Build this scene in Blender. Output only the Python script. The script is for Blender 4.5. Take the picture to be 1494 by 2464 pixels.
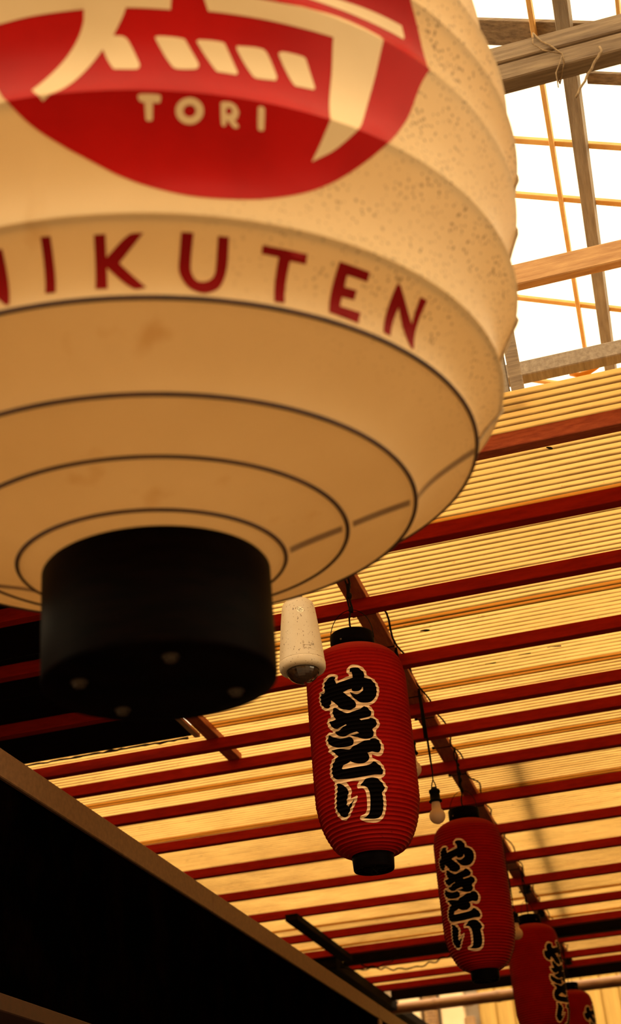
import bpy, bmesh, math, random
from math import sin, cos, pi, radians as rad
from mathutils import Vector, Matrix
from mathutils.geometry import delaunay_2d_cdt

random.seed(7)
scene = bpy.context.scene
col = scene.collection
for o in list(bpy.data.objects):
    bpy.data.objects.remove(o, do_unlink=True)

# ------------------------------------------------------------------ camera
PITCH, ROLL, YAW = rad(30.16), rad(-4.79), rad(13.245)
fw = Vector((-sin(YAW)*cos(PITCH), cos(YAW)*cos(PITCH), sin(PITCH)))
rt0 = Vector((cos(YAW), sin(YAW), 0)); up0 = rt0.cross(fw)
rt = rt0*cos(ROLL) + up0*sin(ROLL); up = -rt0*sin(ROLL) + up0*cos(ROLL)
cam_d = bpy.data.cameras.new('camera'); cam = bpy.data.objects.new('camera', cam_d); col.objects.link(cam)
m = Matrix.Identity(4)
for i in range(3):
    m[i][0], m[i][1], m[i][2] = rt[i], up[i], -fw[i]
m.translation = Vector((0, 0, 1.6))
cam.matrix_world = m
cam_d.sensor_fit = 'HORIZONTAL'; cam_d.sensor_width = 24.0
cam_d.lens = 3163.0/1494.0*24.0
cam_d.clip_start = 0.05; cam_d.clip_end = 300
cam_d.dof.use_dof = True; cam_d.dof.focus_distance = 3.45; cam_d.dof.aperture_fstop = 4.5
scene.camera = cam

# ------------------------------------------------------------------ world, exposure
SKY = (1.0, 0.76, 0.44)
SKY_STRENGTH = 2.7
w = bpy.data.worlds.new('overcast_sky'); scene.world = w; w.use_nodes = True
bgn = w.node_tree.nodes['Background']
bgn.inputs[0].default_value = (*SKY, 1); bgn.inputs[1].default_value = SKY_STRENGTH
scene.view_settings.view_transform = 'Standard'; scene.view_settings.look = 'None'
scene.view_settings.gamma = 1.0; scene.view_settings.use_curve_mapping = False
scene.view_settings.exposure = 0.38

# ------------------------------------------------------------------ materials
MATS = {}
def nodes_of(name):
    mt = bpy.data.materials.new(name); mt.use_nodes = True
    nt = mt.node_tree; nt.nodes.clear()
    out = nt.nodes.new('ShaderNodeOutputMaterial')
    MATS[name] = mt
    return mt, nt, out
def N(nt, typ, **kw):
    n = nt.nodes.new(typ)
    for k, v in kw.items(): setattr(n, k, v)
    return n
def ramp(nt, fac, stops):
    r = N(nt, 'ShaderNodeValToRGB')
    els = r.color_ramp.elements
    while len(els) < len(stops): els.new(0.5)
    for e, (p, c) in zip(els, stops):
        e.position = p; e.color = (*c, 1) if len(c) == 3 else c
    nt.links.new(fac, r.inputs[0]); return r
def noise(nt, scale, detail=4, rough=0.6, vec=None, stretch=None):
    tc = N(nt, 'ShaderNodeTexCoord'); n = N(nt, 'ShaderNodeTexNoise')
    n.inputs['Scale'].default_value = scale; n.inputs['Detail'].default_value = detail; n.inputs['Roughness'].default_value = rough
    src = tc.outputs['Object']
    if stretch:
        mp = N(nt, 'ShaderNodeMapping'); mp.inputs['Scale'].default_value = stretch
        nt.links.new(src, mp.inputs[0]); src = mp.outputs[0]
    nt.links.new(src, n.inputs['Vector'])
    return n
def surf(name, base, dark=None, rough=0.6, scale=12, stretch=None, lo=0.35, hi=0.65, bump=0.0, bscale=60, metallic=0.0, coat=0.0, spec=0.5, trans=0.0, tcol=None):
    """procedural surface: two tones mixed by noise, optional bump and translucency"""
    mt, nt, out = nodes_of(name)
    p = N(nt, 'ShaderNodeBsdfPrincipled')
    p.inputs['Roughness'].default_value = rough; p.inputs['Metallic'].default_value = metallic
    p.inputs['Coat Weight'].default_value = coat; p.inputs['Specular IOR Level'].default_value = spec
    n = noise(nt, scale, stretch=stretch)
    r = ramp(nt, n.outputs['Fac'], [(lo, dark or tuple(c*0.75 for c in base)), (hi, base)])
    nt.links.new(r.outputs[0], p.inputs['Base Color'])
    if bump:
        nb = noise(nt, bscale, stretch=stretch); b = N(nt, 'ShaderNodeBump'); b.inputs['Strength'].default_value = bump; b.inputs['Distance'].default_value = 0.002
        nt.links.new(nb.outputs['Fac'], b.inputs['Height']); nt.links.new(b.outputs[0], p.inputs['Normal'])
    last = p.outputs[0]
    if trans:
        t = N(nt, 'ShaderNodeBsdfTranslucent'); t.inputs[0].default_value = (*(tcol or base), 1)
        mx = N(nt, 'ShaderNodeMixShader'); mx.inputs[0].default_value = trans
        nt.links.new(last, mx.inputs[1]); nt.links.new(t.outputs[0], mx.inputs[2]); last = mx.outputs[0]
    nt.links.new(last, out.inputs[0])
    return mt

surf('red_paint', (0.30, 0.012, 0.004), (0.22, 0.008, 0.003), rough=0.7, scale=9, stretch=(1.2, 6, 6), bump=0.25, bscale=40, spec=0.04)
surf('red_paint_weathered', (0.42, 0.085, 0.025), (0.28, 0.045, 0.014), rough=0.7, scale=14, stretch=(1.5, 8, 8), bump=0.4, bscale=50, spec=0.3)  # lighter orange copy of red_paint, sky glow put into the colour
surf('purlin_wood', (0.46, 0.10, 0.022), (0.28, 0.045, 0.010), rough=0.6, scale=14, stretch=(8, 1, 8), bump=0.3, bscale=40)
surf('dark_wood', (0.006, 0.002, 0.001), (0.002, 0.001, 0.0007), spec=0.05, rough=0.8, scale=10, stretch=(1, 6, 6))
surf('pale_batten', (0.55, 0.36, 0.18), (0.35, 0.2, 0.09), rough=0.6, scale=14)
surf('orange_batten', (0.85, 0.52, 0.18), (0.7, 0.38, 0.11), rough=0.6, scale=10, bump=0.3)  # wood lightened so its colour carries the bloom of the sky
surf('weathered_timber', (0.34, 0.25, 0.16), (0.14, 0.09, 0.055), rough=0.8, scale=7, stretch=(1, 14, 14), lo=0.3, hi=0.7, bump=0.7, bscale=30)
surf('grey_timber', (0.36, 0.30, 0.235), (0.20, 0.155, 0.115), rough=0.8, scale=7, stretch=(10, 1, 10), lo=0.3, hi=0.7, bump=0.5, bscale=30)
surf('tan_timber', (0.62, 0.36, 0.15), (0.42, 0.21, 0.08), rough=0.7, scale=8, stretch=(1, 10, 10), bump=0.5, bscale=30)
surf('black_matt', (0.002, 0.001, 0.001), (0.001, 0.0006, 0.0006), rough=0.6, scale=20, spec=0.05)
surf('black_wire', (0.004, 0.002, 0.0015), rough=0.6, scale=30, spec=0.06)
surf('black_lacquer', (0.0025, 0.0009, 0.0007), (0.0006, 0.0003, 0.0003), rough=0.5, scale=14, stretch=(1, 1, 5), spec=0.015)
surf('bolt_metal', (0.10, 0.07, 0.05), rough=0.4, scale=40, metallic=0.7)
surf('rib_bamboo', (0.07, 0.022, 0.008), (0.035, 0.01, 0.004), rough=0.6, scale=20)
surf('logo_red', (0.40, 0.0022, 0.0015), (0.33, 0.0015, 0.001), rough=0.33, scale=9, spec=0.10, trans=0.12, tcol=(0.5, 0.003, 0.002))
surf('logo_cream', (0.80, 0.60, 0.33), (0.76, 0.56, 0.30), rough=0.42, scale=9, trans=0.22, tcol=(0.85, 0.6, 0.3))
surf('letter_red', (0.21, 0.003, 0.003), (0.17, 0.002, 0.002), rough=0.5, scale=14, spec=0.06)
surf('letter_black', (0.0015, 0.0006, 0.0005), rough=0.6, scale=20, spec=0.03)
surf('letter_cream', (0.78, 0.52, 0.28), (0.58, 0.36, 0.18), rough=0.6, scale=40, lo=0.3, hi=0.6)
surf('cord_rope', (0.45, 0.33, 0.20), (0.3, 0.2, 0.1), rough=0.9, scale=80)
surf('twine', (0.38, 0.27, 0.15), (0.2, 0.13, 0.07), rough=0.9, scale=120)
surf('bulb_glass', (0.62, 0.42, 0.24), (0.55, 0.36, 0.2), rough=0.35, scale=10, trans=0.35, tcol=(0.7, 0.45, 0.22))
surf('sign_frame', (0.17, 0.085, 0.040), (0.12, 0.058, 0.027), rough=0.55, scale=60, metallic=0.1)
surf('sign_frame_dark', (0.045, 0.014, 0.007), (0.03, 0.01, 0.005), rough=0.5, scale=50)
surf('yellow_strap', (0.9, 0.42, 0.02), rough=0.5, scale=20, trans=0.3)
surf('bamboo', (0.46, 0.22, 0.07), (0.22, 0.08, 0.025), rough=0.35, scale=6, stretch=(1, 5, 5), lo=0.3, hi=0.7)
surf('siding', (0.60, 0.36, 0.075), (0.48, 0.27, 0.05), rough=0.6, scale=3, stretch=(6, 1, 0.6))
surf('pale_panel', (0.88, 0.70, 0.42), (0.78, 0.58, 0.33), rough=0.5, scale=3)
surf('duct', (0.42, 0.22, 0.07), (0.25, 0.12, 0.04), rough=0.5, scale=10)
surf('paving', (0.21, 0.175, 0.14), (0.15, 0.125, 0.10), rough=0.85, scale=3, bump=0.3, bscale=20)
surf('asphalt', (0.03, 0.025, 0.022), (0.018, 0.015, 0.012), rough=0.9, scale=3, bump=0.3, bscale=20)
surf('dark_wall', (0.05, 0.025, 0.015), (0.025, 0.012, 0.008), rough=0.8, scale=3)
surf('stucco', (0.45, 0.36, 0.26), (0.34, 0.26, 0.18), rough=0.9, scale=4, bump=0.3)
surf('leaf', (0.03, 0.02, 0.008), rough=0.8, scale=40)
surf('sticker', (0.85, 0.72, 0.5), (0.8, 0.66, 0.45), rough=0.5, scale=30)
surf('print_dark', (0.03, 0.018, 0.01), rough=0.6, scale=30)
surf('print_grey', (0.30, 0.20, 0.10), rough=0.6, scale=30)

def m_black_panel():
    mt, nt, out = nodes_of('ribbed_black_panel')
    p = N(nt, 'ShaderNodeBsdfPrincipled'); p.inputs['Roughness'].default_value = 0.7; p.inputs['Specular IOR Level'].default_value = 0.0
    n = noise(nt, 6); r = ramp(nt, n.outputs['Fac'], [(0.45, (0.0004, 0.0003, 0.0003)), (0.75, (0.0022, 0.0008, 0.0004))])
    nt.links.new(r.outputs[0], p.inputs['Base Color'])
    tc = N(nt, 'ShaderNodeTexCoord'); wv = N(nt, 'ShaderNodeTexWave'); wv.bands_direction = 'Y'
    wv.inputs['Scale'].default_value = 40; wv.inputs['Distortion'].default_value = 3; wv.inputs['Detail'].default_value = 2
    nt.links.new(tc.outputs['Object'], wv.inputs['Vector'])
    b = N(nt, 'ShaderNodeBump'); b.inputs['Strength'].default_value = 0.5; b.inputs['Distance'].default_value = 0.003
    nt.links.new(wv.outputs['Fac'], b.inputs['Height']); nt.links.new(b.outputs[0], p.inputs['Normal'])
    nt.links.new(p.outputs[0], out.inputs[0])
m_black_panel()

def m_sheet():
    """translucent corrugated roofing, dirt gathered in its valleys and in streaks"""
    mt, nt, out = nodes_of('roof_plastic')
    L = nt.links.new
    tc = N(nt, 'ShaderNodeTexCoord'); sx = N(nt, 'ShaderNodeSeparateXYZ'); L(tc.outputs['Object'], sx.inputs[0])
    # valley dirt with the corrugation shade painted in: object z runs -1..1 amplitudes (0.0045 m)
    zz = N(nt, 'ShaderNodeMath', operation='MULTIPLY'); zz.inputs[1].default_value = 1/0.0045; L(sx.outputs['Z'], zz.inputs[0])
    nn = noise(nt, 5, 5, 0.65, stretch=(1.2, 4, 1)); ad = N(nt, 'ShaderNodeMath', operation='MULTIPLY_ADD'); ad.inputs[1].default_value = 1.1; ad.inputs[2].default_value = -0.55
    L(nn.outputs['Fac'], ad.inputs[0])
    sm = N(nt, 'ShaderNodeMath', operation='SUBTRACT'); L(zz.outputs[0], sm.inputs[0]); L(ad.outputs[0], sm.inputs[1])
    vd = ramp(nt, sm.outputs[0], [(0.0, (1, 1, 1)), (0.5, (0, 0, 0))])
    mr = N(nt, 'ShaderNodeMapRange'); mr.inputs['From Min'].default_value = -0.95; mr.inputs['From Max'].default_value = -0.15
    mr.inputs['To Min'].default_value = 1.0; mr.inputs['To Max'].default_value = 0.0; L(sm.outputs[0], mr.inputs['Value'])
    # specks
    n2 = noise(nt, 60, 3, 0.7, stretch=(0.35, 1, 1)); sp = ramp(nt, n2.outputs['Fac'], [(0.66, (0, 0, 0)), (0.74, (1, 1, 1))])
    n3 = noise(nt, 1.6, 4, 0.6, stretch=(0.5, 1.4, 1)); blot = ramp(nt, n3.outputs['Fac'], [(0.35, (0.80, 0.76, 0.66)), (0.65, (1, 1, 1))])
    clean = N(nt, 'ShaderNodeMixRGB'); clean.blend_type = 'MULTIPLY'; clean.inputs[0].default_value = 1
    clean.inputs[1].default_value = (0.47, 0.31, 0.112, 1); L(blot.outputs[0], clean.inputs[2])
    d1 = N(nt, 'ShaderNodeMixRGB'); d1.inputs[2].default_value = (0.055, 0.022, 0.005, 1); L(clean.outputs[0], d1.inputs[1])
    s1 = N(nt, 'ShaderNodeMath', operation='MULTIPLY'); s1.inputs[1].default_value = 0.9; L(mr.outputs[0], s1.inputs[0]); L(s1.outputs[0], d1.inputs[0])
    d2 = N(nt, 'ShaderNodeMixRGB'); d2.inputs[2].default_value = (0.05, 0.022, 0.006, 1); L(d1.outputs[0], d2.inputs[1])
    s2 = N(nt, 'ShaderNodeMath', operation='MULTIPLY'); s2.inputs[1].default_value = 0.55; L(sp.outputs[0], s2.inputs[0]); L(s2.outputs[0], d2.inputs[0])
    tr = N(nt, 'ShaderNodeBsdfTranslucent'); L(d2.outputs[0], tr.inputs[0])
    df = N(nt, 'ShaderNodeBsdfPrincipled'); df.inputs['Roughness'].default_value = 0.35; df.inputs['Specular IOR Level'].default_value = 0.3
    L(d2.outputs[0], df.inputs['Base Color'])
    ash = N(nt, 'ShaderNodeAddShader'); L(tr.outputs[0], ash.inputs[0]); L(df.outputs[0], ash.inputs[1])
    L(ash.outputs[0], out.inputs[0])
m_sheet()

def m_fabric():
    """cream lantern cloth: faint weave, water stains, mould speckle on one side"""
    mt, nt, out = nodes_of('lantern_cloth')
    L = nt.links.new
    tc = N(nt, 'ShaderNodeTexCoord'); sx = N(nt, 'ShaderNodeSeparateXYZ'); L(tc.outputs['Object'], sx.inputs[0])
    n1 = noise(nt, 3.0, 5, 0.6, stretch=(1, 1, 0.5)); base = ramp(nt, n1.outputs['Fac'], [(0.3, (0.72, 0.52, 0.27)), (0.7, (0.81, 0.61, 0.34))])
    # thin drip stains
    n2 = noise(nt, 14, 3, 0.5, stretch=(1, 1, 0.12)); dr = ramp(nt, n2.outputs['Fac'], [(0.64, (1, 1, 1)), (0.78, (0.80, 0.66, 0.46))])
    m1 = N(nt, 'ShaderNodeMixRGB'); m1.blend_type = 'MULTIPLY'; m1.inputs[0].default_value = 0.7; L(base.outputs[0], m1.inputs[1]); L(dr.outputs[0], m1.inputs[2])
    # mould speckle grows on the side turned to the open roof (+x)
    v = N(nt, 'ShaderNodeTexVoronoi'); v.inputs['Scale'].default_value = 125; L(tc.outputs['Object'], v.inputs['Vector'])
    n3 = noise(nt, 40, 3, 0.6); sub = N(nt, 'ShaderNodeMath', operation='MULTIPLY_ADD'); sub.inputs[1].default_value = 0.5; L(n3.outputs['Fac'], sub.inputs[0]); L(v.outputs['Distance'], sub.inputs[2])
    sp = ramp(nt, sub.outputs[0], [(0.42, (1, 1, 1)), (0.54, (0, 0, 0))])
    mk = N(nt, 'ShaderNodeMapRange'); mk.inputs['From Min'].default_value = 0.20; mk.inputs['From Max'].default_value = 0.44; L(sx.outputs['X'], mk.inputs['Value'])
    n4 = noise(nt, 7, 3, 0.6); mk2 = ramp(nt, n4.outputs['Fac'], [(0.34, (0.15, 0.15, 0.15)), (0.58, (1, 1, 1))])
    mm = N(nt, 'ShaderNodeMath', operation='MULTIPLY'); L(sp.outputs[0], mm.inputs[0]); L(mk.outputs[0], mm.inputs[1])
    mz = N(nt, 'ShaderNodeMapRange'); mz.inputs['From Min'].default_value = 0.26; mz.inputs['From Max'].default_value = 0.34; L(sx.outputs['Z'], mz.inputs['Value'])
    mmz = N(nt, 'ShaderNodeMath', operation='MULTIPLY'); L(mm.outputs[0], mmz.inputs[0]); L(mz.outputs[0], mmz.inputs[1])
    mm2 = N(nt, 'ShaderNodeMath', operation='MULTIPLY'); L(mmz.outputs[0], mm2.inputs[0]); L(mk2.outputs[0], mm2.inputs[1])
    mm3 = N(nt, 'ShaderNodeMath', operation='MULTIPLY'); mm3.inputs[1].default_value = 0.85; L(mm2.outputs[0], mm3.inputs[0])
    m2 = N(nt, 'ShaderNodeMixRGB'); m2.inputs[2].default_value = (0.20, 0.10, 0.04, 1); L(mm3.outputs[0], m2.inputs[0]); L(m1.outputs[0], m2.inputs[1])
    p = N(nt, 'ShaderNodeBsdfPrincipled'); p.inputs['Roughness'].default_value = 0.45; L(m2.outputs[0], p.inputs['Base Color'])
    nb = noise(nt, 260, 2, 0.5, stretch=(1, 1, 1)); b = N(nt, 'ShaderNodeBump'); b.inputs['Strength'].default_value = 0.25; b.inputs['Distance'].default_value = 0.001
    L(nb.outputs['Fac'], b.inputs['Height']); L(b.outputs[0], p.inputs['Normal'])
    t = N(nt, 'ShaderNodeBsdfTranslucent'); L(m2.outputs[0], t.inputs[0])
    mx = N(nt, 'ShaderNodeMixShader'); mx.inputs[0].default_value = 0.50
    L(p.outputs[0], mx.inputs[1]); L(t.outputs[0], mx.inputs[2]); L(mx.outputs[0], out.inputs[0])
m_fabric()

def m_red_paper():
    mt, nt, out = nodes_of('red_paper')
    L = nt.links.new
    n1 = noise(nt, 7, 5, 0.65, stretch=(1, 1, 1.6)); base = ramp(nt, n1.outputs['Fac'], [(0.3, (0.20, 0.003, 0.0015)), (0.7, (0.29, 0.0045, 0.002))])
    n2 = noise(nt, 90, 3, 0.6); sp = ramp(nt, n2.outputs['Fac'], [(0.66, (1, 1, 1)), (0.74, (0.25, 0.2, 0.2))])
    m1 = N(nt, 'ShaderNodeMixRGB'); m1.blend_type = 'MULTIPLY'; m1.inputs[0].default_value = 0.8; L(base.outputs[0], m1.inputs[1]); L(sp.outputs[0], m1.inputs[2])
    # paler shoulder near the top
    tc = N(nt, 'ShaderNodeTexCoord'); sx = N(nt, 'ShaderNodeSeparateXYZ'); L(tc.outputs['Object'], sx.inputs[0])
    mr = N(nt, 'ShaderNodeMapRange'); mr.inputs['From Min'].default_value = 0.575; mr.inputs['From Max'].default_value = 0.62; L(sx.outputs['Z'], mr.inputs['Value'])
    ms = N(nt, 'ShaderNodeMath', operation='MULTIPLY'); ms.inputs[1].default_value = 0.35; L(mr.outputs[0], ms.inputs[0])
    m2 = N(nt, 'ShaderNodeMixRGB'); m2.inputs[2].default_value = (0.42, 0.09, 0.04, 1); L(ms.outputs[0], m2.inputs[0]); L(m1.outputs[0], m2.inputs[1])
    p = N(nt, 'ShaderNodeBsdfPrincipled'); p.inputs['Roughness'].default_value = 0.5; p.inputs['Specular IOR Level'].default_value = 0.03; L(m2.outputs[0], p.inputs['Base Color'])
    t = N(nt, 'ShaderNodeBsdfTranslucent'); t.inputs[0].default_value = (0.55, 0.012, 0.004, 1)
    mx = N(nt, 'ShaderNodeMixShader'); mx.inputs[0].default_value = 0.12
    L(p.outputs[0], mx.inputs[1]); L(t.outputs[0], mx.inputs[2]); L(mx.outputs[0], out.inputs[0])
m_red_paper()

def m_sensor():
    mt, nt, out = nodes_of('sensor_plastic')
    L = nt.links.new
    n1 = noise(nt, 12, 3); base = ramp(nt, n1.outputs['Fac'], [(0.3, (0.50, 0.38, 0.24)), (0.7, (0.56, 0.43, 0.28))])
    n2 = noise(nt, 260, 2, 0.5, stretch=(1, 1, 0.55)); sp = ramp(nt, n2.outputs['Fac'], [(0.655, (1, 1, 1)), (0.69, (0.22, 0.15, 0.09))])
    m1 = N(nt, 'ShaderNodeMixRGB'); m1.blend_type = 'MULTIPLY'; m1.inputs[0].default_value = 0.9; L(base.outputs[0], m1.inputs[1]); L(sp.outputs[0], m1.inputs[2])
    p = N(nt, 'ShaderNodeBsdfPrincipled'); p.inputs['Roughness'].default_value = 0.45; L(m1.outputs[0], p.inputs['Base Color']); L(p.outputs[0], out.inputs[0])
    mt, nt, out = nodes_of('lens_dome')
    p = N(nt, 'ShaderNodeBsdfPrincipled'); p.inputs['Base Color'].default_value = (0.035, 0.016, 0.008, 1); p.inputs['Roughness'].default_value = 0.12
    p.inputs['Coat Weight'].default_value = 0.5
    n = noise(nt, 60, 2); r = ramp(nt, n.outputs['Fac'], [(0.3, (0.02, 0.008, 0.004)), (0.7, (0.06, 0.03, 0.014))]); nt.links.new(r.outputs[0], p.inputs['Base Color'])
    nt.links.new(p.outputs[0], out.inputs[0])
m_sensor()

# ------------------------------------------------------------------ object helpers
def link_mesh(name, bm, mat, parent=None, smooth=False):
    me = bpy.data.meshes.new(name); bm.to_mesh(me); bm.free()
    me.materials.append(MATS[mat])
    if smooth:
        me.polygons.foreach_set('use_smooth', [True]*len(me.polygons))
    o = bpy.data.objects.new(name, me); col.objects.link(o)
    if parent: o.parent = parent
    return o
def inst(src, name, parent=None, loc=None, rot=None, scl=None):
    o = bpy.data.objects.new(name, src.data); col.objects.link(o); o.parent = parent
    o.location = loc if loc is not None else src.location
    o.rotation_euler = rot if rot is not None else src.rotation_euler
    o.scale = scl if scl is not None else src.scale
    return o
def empty(name, loc=(0, 0, 0), rz=0.0):
    o = bpy.data.objects.new(name, None); col.objects.link(o); o.location = loc; o.rotation_euler = (0, 0, rz)
    o.empty_display_size = 0.05
    return o
def tag(o, label=None, cat=None, group=None, kind=None):
    if label: o['label'] = label
    if cat: o['category'] = cat
    if group: o['group'] = group
    if kind: o['kind'] = kind
    return o
def bm_box(bm, x0, x1, y0, y1, z0, z1, bev=0.0):
    r = bmesh.ops.create_cube(bm, size=1.0)
    vs = r['verts']
    for v in vs:
        v.co = Vector(((x0+x1)/2 + v.co.x*(x1-x0), (y0+y1)/2 + v.co.y*(y1-y0), (z0+z1)/2 + v.co.z*(z1-z0)))
    if bev:
        es = list({e for v in vs for e in v.link_edges})
        bmesh.ops.bevel(bm, geom=es, offset=bev, segments=1, affect='EDGES')
def box(name, x0, x1, y0, y1, z0, z1, mat, parent=None, bev=0.003, off=(0, 0, 0)):
    bm = bmesh.new(); bm_box(bm, x0-off[0], x1-off[0], y0-off[1], y1-off[1], z0-off[2], z1-off[2], bev)
    return link_mesh(name, bm, mat, parent)
def bm_tube(bm, pts, r, seg=8, caps=True, radii=None):
    pts = [Vector(p) for p in pts]; rings = []
    prev_n = None
    for i, p in enumerate(pts):
        if i == 0: t = pts[1]-p
        elif i == len(pts)-1: t = p-pts[i-1]
        else: t = pts[i+1]-pts[i-1]
        t.normalize()
        if prev_n is None:
            a = Vector((0, 0, 1)) if abs(t.z) < 0.9 else Vector((1, 0, 0))
            n = t.cross(a).normalized()
        else:
            n = (prev_n - t*prev_n.dot(t)).normalized()
        prev_n = n; b = t.cross(n)
        rr = radii[i] if radii else r
        rings.append([bm.verts.new(p + (n*cos(2*pi*k/seg) + b*sin(2*pi*k/seg))*rr) for k in range(seg)])
    for a, b in zip(rings, rings[1:]):
        for k in range(seg):
            bm.faces.new((a[k], a[(k+1) % seg], b[(k+1) % seg], b[k]))
    if caps:
        bm.faces.new(list(reversed(rings[0]))); bm.faces.new(rings[-1])
def tube(name, pts, r, mat, parent=None, seg=8, radii=None):
    bm = bmesh.new(); bm_tube(bm, pts, r, seg, radii=radii)
    return link_mesh(name, bm, mat, parent, True)
def bm_lathe(bm, prof, seg=64, close_bottom=False, close_top=False):
    rings = [[bm.verts.new((r*cos(2*pi*k/seg), r*sin(2*pi*k/seg), z)) for k in range(seg)] for r, z in prof]
    for a, b in zip(rings, rings[1:]):
        for k in range(seg):
            bm.faces.new((a[k], a[(k+1) % seg], b[(k+1) % seg], b[k]))
    if close_bottom: bm.faces.new(list(reversed(rings[0])))
    if close_top: bm.faces.new(rings[-1])
def lathe(name, prof, mat, parent=None, seg=64, cb=False, ct=False, smooth=True):
    bm = bmesh.new(); bm_lathe(bm, prof, seg, cb, ct)
    return link_mesh(name, bm, mat, parent, smooth)
def torus(name, R, r, z, mat, parent=None, seg=96, rs=8):
    bm = bmesh.new(); rings = []
    for i in range(seg):
        a = 2*pi*i/seg
        rings.append([bm.verts.new(((R+r*cos(2*pi*k/rs))*cos(a), (R+r*cos(2*pi*k/rs))*sin(a), z+r*sin(2*pi*k/rs))) for k in range(rs)])
    for i in range(seg):
        a, b = rings[i], rings[(i+1) % seg]
        for k in range(rs):
            bm.faces.new((a[k], b[k], b[(k+1) % rs], a[(k+1) % rs]))
    return link_mesh(name, bm, mat, parent, True)

# ------------------------------------------------------------------ print on curved surfaces
def smooth_poly(P, sub=4, corner=50):
    n = len(P); V = [Vector(p) for p in P]; out = []
    sharp = []
    for i in range(n):
        a = (V[i]-V[i-1]); b = (V[(i+1) % n]-V[i])
        sharp.append(a.angle(b, 0) > rad(corner) if a.length > 1e-9 and b.length > 1e-9 else False)
    for i in range(n):
        p0, p1, p2, p3 = V[i-1], V[i], V[(i+1) % n], V[(i+2) % n]
        d = (p2-p1).length
        def tan(a, b, c):
            t = (c-a); return t*(d/max(1e-9, (b-a).length+(c-b).length))
        t1 = (p2-p1) if sharp[i] else tan(p0, p1, p2)
        t2 = (p2-p1) if sharp[(i+1) % n] else tan(p1, p2, p3)
        for k in range(sub):
            t = k/sub; t_2, t_3 = t*t, t*t*t
            out.append(p1*(2*t_3-3*t_2+1) + t1*(t_3-2*t_2+t) + p2*(-2*t_3+3*t_2) + t2*(t_3-t_2))
    return out
def inside(pt, polys):
    x, y = pt; c = False
    for P in polys:
        j = len(P)-1
        for i in range(len(P)):
            xi, yi = P[i]; xj, yj = P[j]
            if (yi > y) != (yj > y) and x < (xj-xi)*(y-yi)/(yj-yi)+xi: c = not c
            j = i
    return c
def printed(name, polys, rf, rref, off, zlines, dth, mat, parent, sm=True, creases=None):
    """paint film laid on a surface of revolution; polys in (angle, z)"""
    P = [[Vector((a*rref, z)) for a, z in p] for p in polys]
    if sm: P = [smooth_poly(p) for p in P]
    vs, es = [], []
    for p in P:
        s = len(vs); vs += p; es += [(s+i, s+(i+1) % len(p)) for i in range(len(p))]
    x0 = min(v.x for v in vs); x1 = max(v.x for v in vs); z0 = min(v.y for v in vs); z1 = max(v.y for v in vs)
    for zl in zlines:
        if z0 < zl < z1:
            n = max(2, int((x1-x0)/(dth*rref))+2); s = len(vs)
            vs += [Vector((x0-0.001+(x1-x0+0.002)*k/(n-1), zl)) for k in range(n)]
            es += [(s+k, s+k+1) for k in range(n-1)]
    r = delaunay_2d_cdt(vs, es, [], 0, 1e-6)
    ov, of = r[0], r[2]
    bm = bmesh.new(); bv = {}
    for f in of:
        c = sum((ov[i] for i in f), Vector((0, 0)))/len(f)
        if not inside(c, P): continue
        idx = []
        for i in f:
            if i not in bv:
                a = ov[i].x/rref; z = ov[i].y; rr = rf(z)+off
                bv[i] = bm.verts.new((rr*cos(a), rr*sin(a), z))
            idx.append(bv[i])
        try: bm.faces.new(idx)
        except ValueError: pass
    o = link_mesh(name, bm, mat, parent, creases is not None)
    if creases is not None:
        cs = lambda v: any(abs(o.data.vertices[v].co.z-c_) < 1e-4 for c_ in creases)
        o.data.edges.foreach_set('use_edge_sharp', [cs(e.vertices[0]) and cs(e.vertices[1]) for e in o.data.edges])
    return o

# ------------------------------------------------------------------ structure: ground and alley walls
tag(box('ground', -40, 40, -40, 2.4, -0.2, 0, 'paving', bev=0), 'pale stone paving in front of the canopy', kind='structure')  # unseen ground split into lighter and dark slabs to shape the bounce light
tag(box('floor', -40, 40, 2.4, 60, -0.2, 0, 'asphalt', bev=0), 'dark asphalt floor of the alley under the canopy', kind='structure')
tag(box('wall_left', -3.6, -2.75, 1.2, 13.0, 0, 3.42, 'dark_wall', bev=0.01), 'dark shop wall behind the black sign', kind='structure')
tag(box('wall_back', -14, 14, -7.0, -6.5, 0, 5.5, 'stucco', bev=0.01), 'pale rendered building front across the street', kind='structure')  # unseen wall, added to dim the light from behind the camera
tag(box('wall_right', 2.5, 2.9, 3.2, 13.0, 0, 3.42, 'dark_wall', bev=0.01), 'dark shop wall on the other side of the alley', kind='structure')

# ------------------------------------------------------------------ structure: canopy (rafters, purlins, corrugated sheets)
ceiling = empty('ceiling', (0, 2.7, 3.42)); tag(ceiling, 'corrugated translucent canopy on red rafters', kind='structure')
CO = (0, 2.7, 3.42)
XL, XR = -2.72, 2.6
rafter_y = [2.932, 3.333, 3.722, 4.206, 4.693, 4.958, 5.405, 5.910, 6.440, 6.983, 7.530, 8.190, 8.715, 9.24, 9.79, 10.15]
for i, y in enumerate(rafter_y):
    h = 0.0; dep = 0.040 if i < 12 else 0.045
    z0 = 3.425 + random.uniform(-0.0015, 0.0015)
    r = box('rafter', XL, XR, y, y+dep, z0, 3.4695, 'red_paint_weathered' if i < 1 else 'red_paint', ceiling, 0.002, CO)
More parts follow.
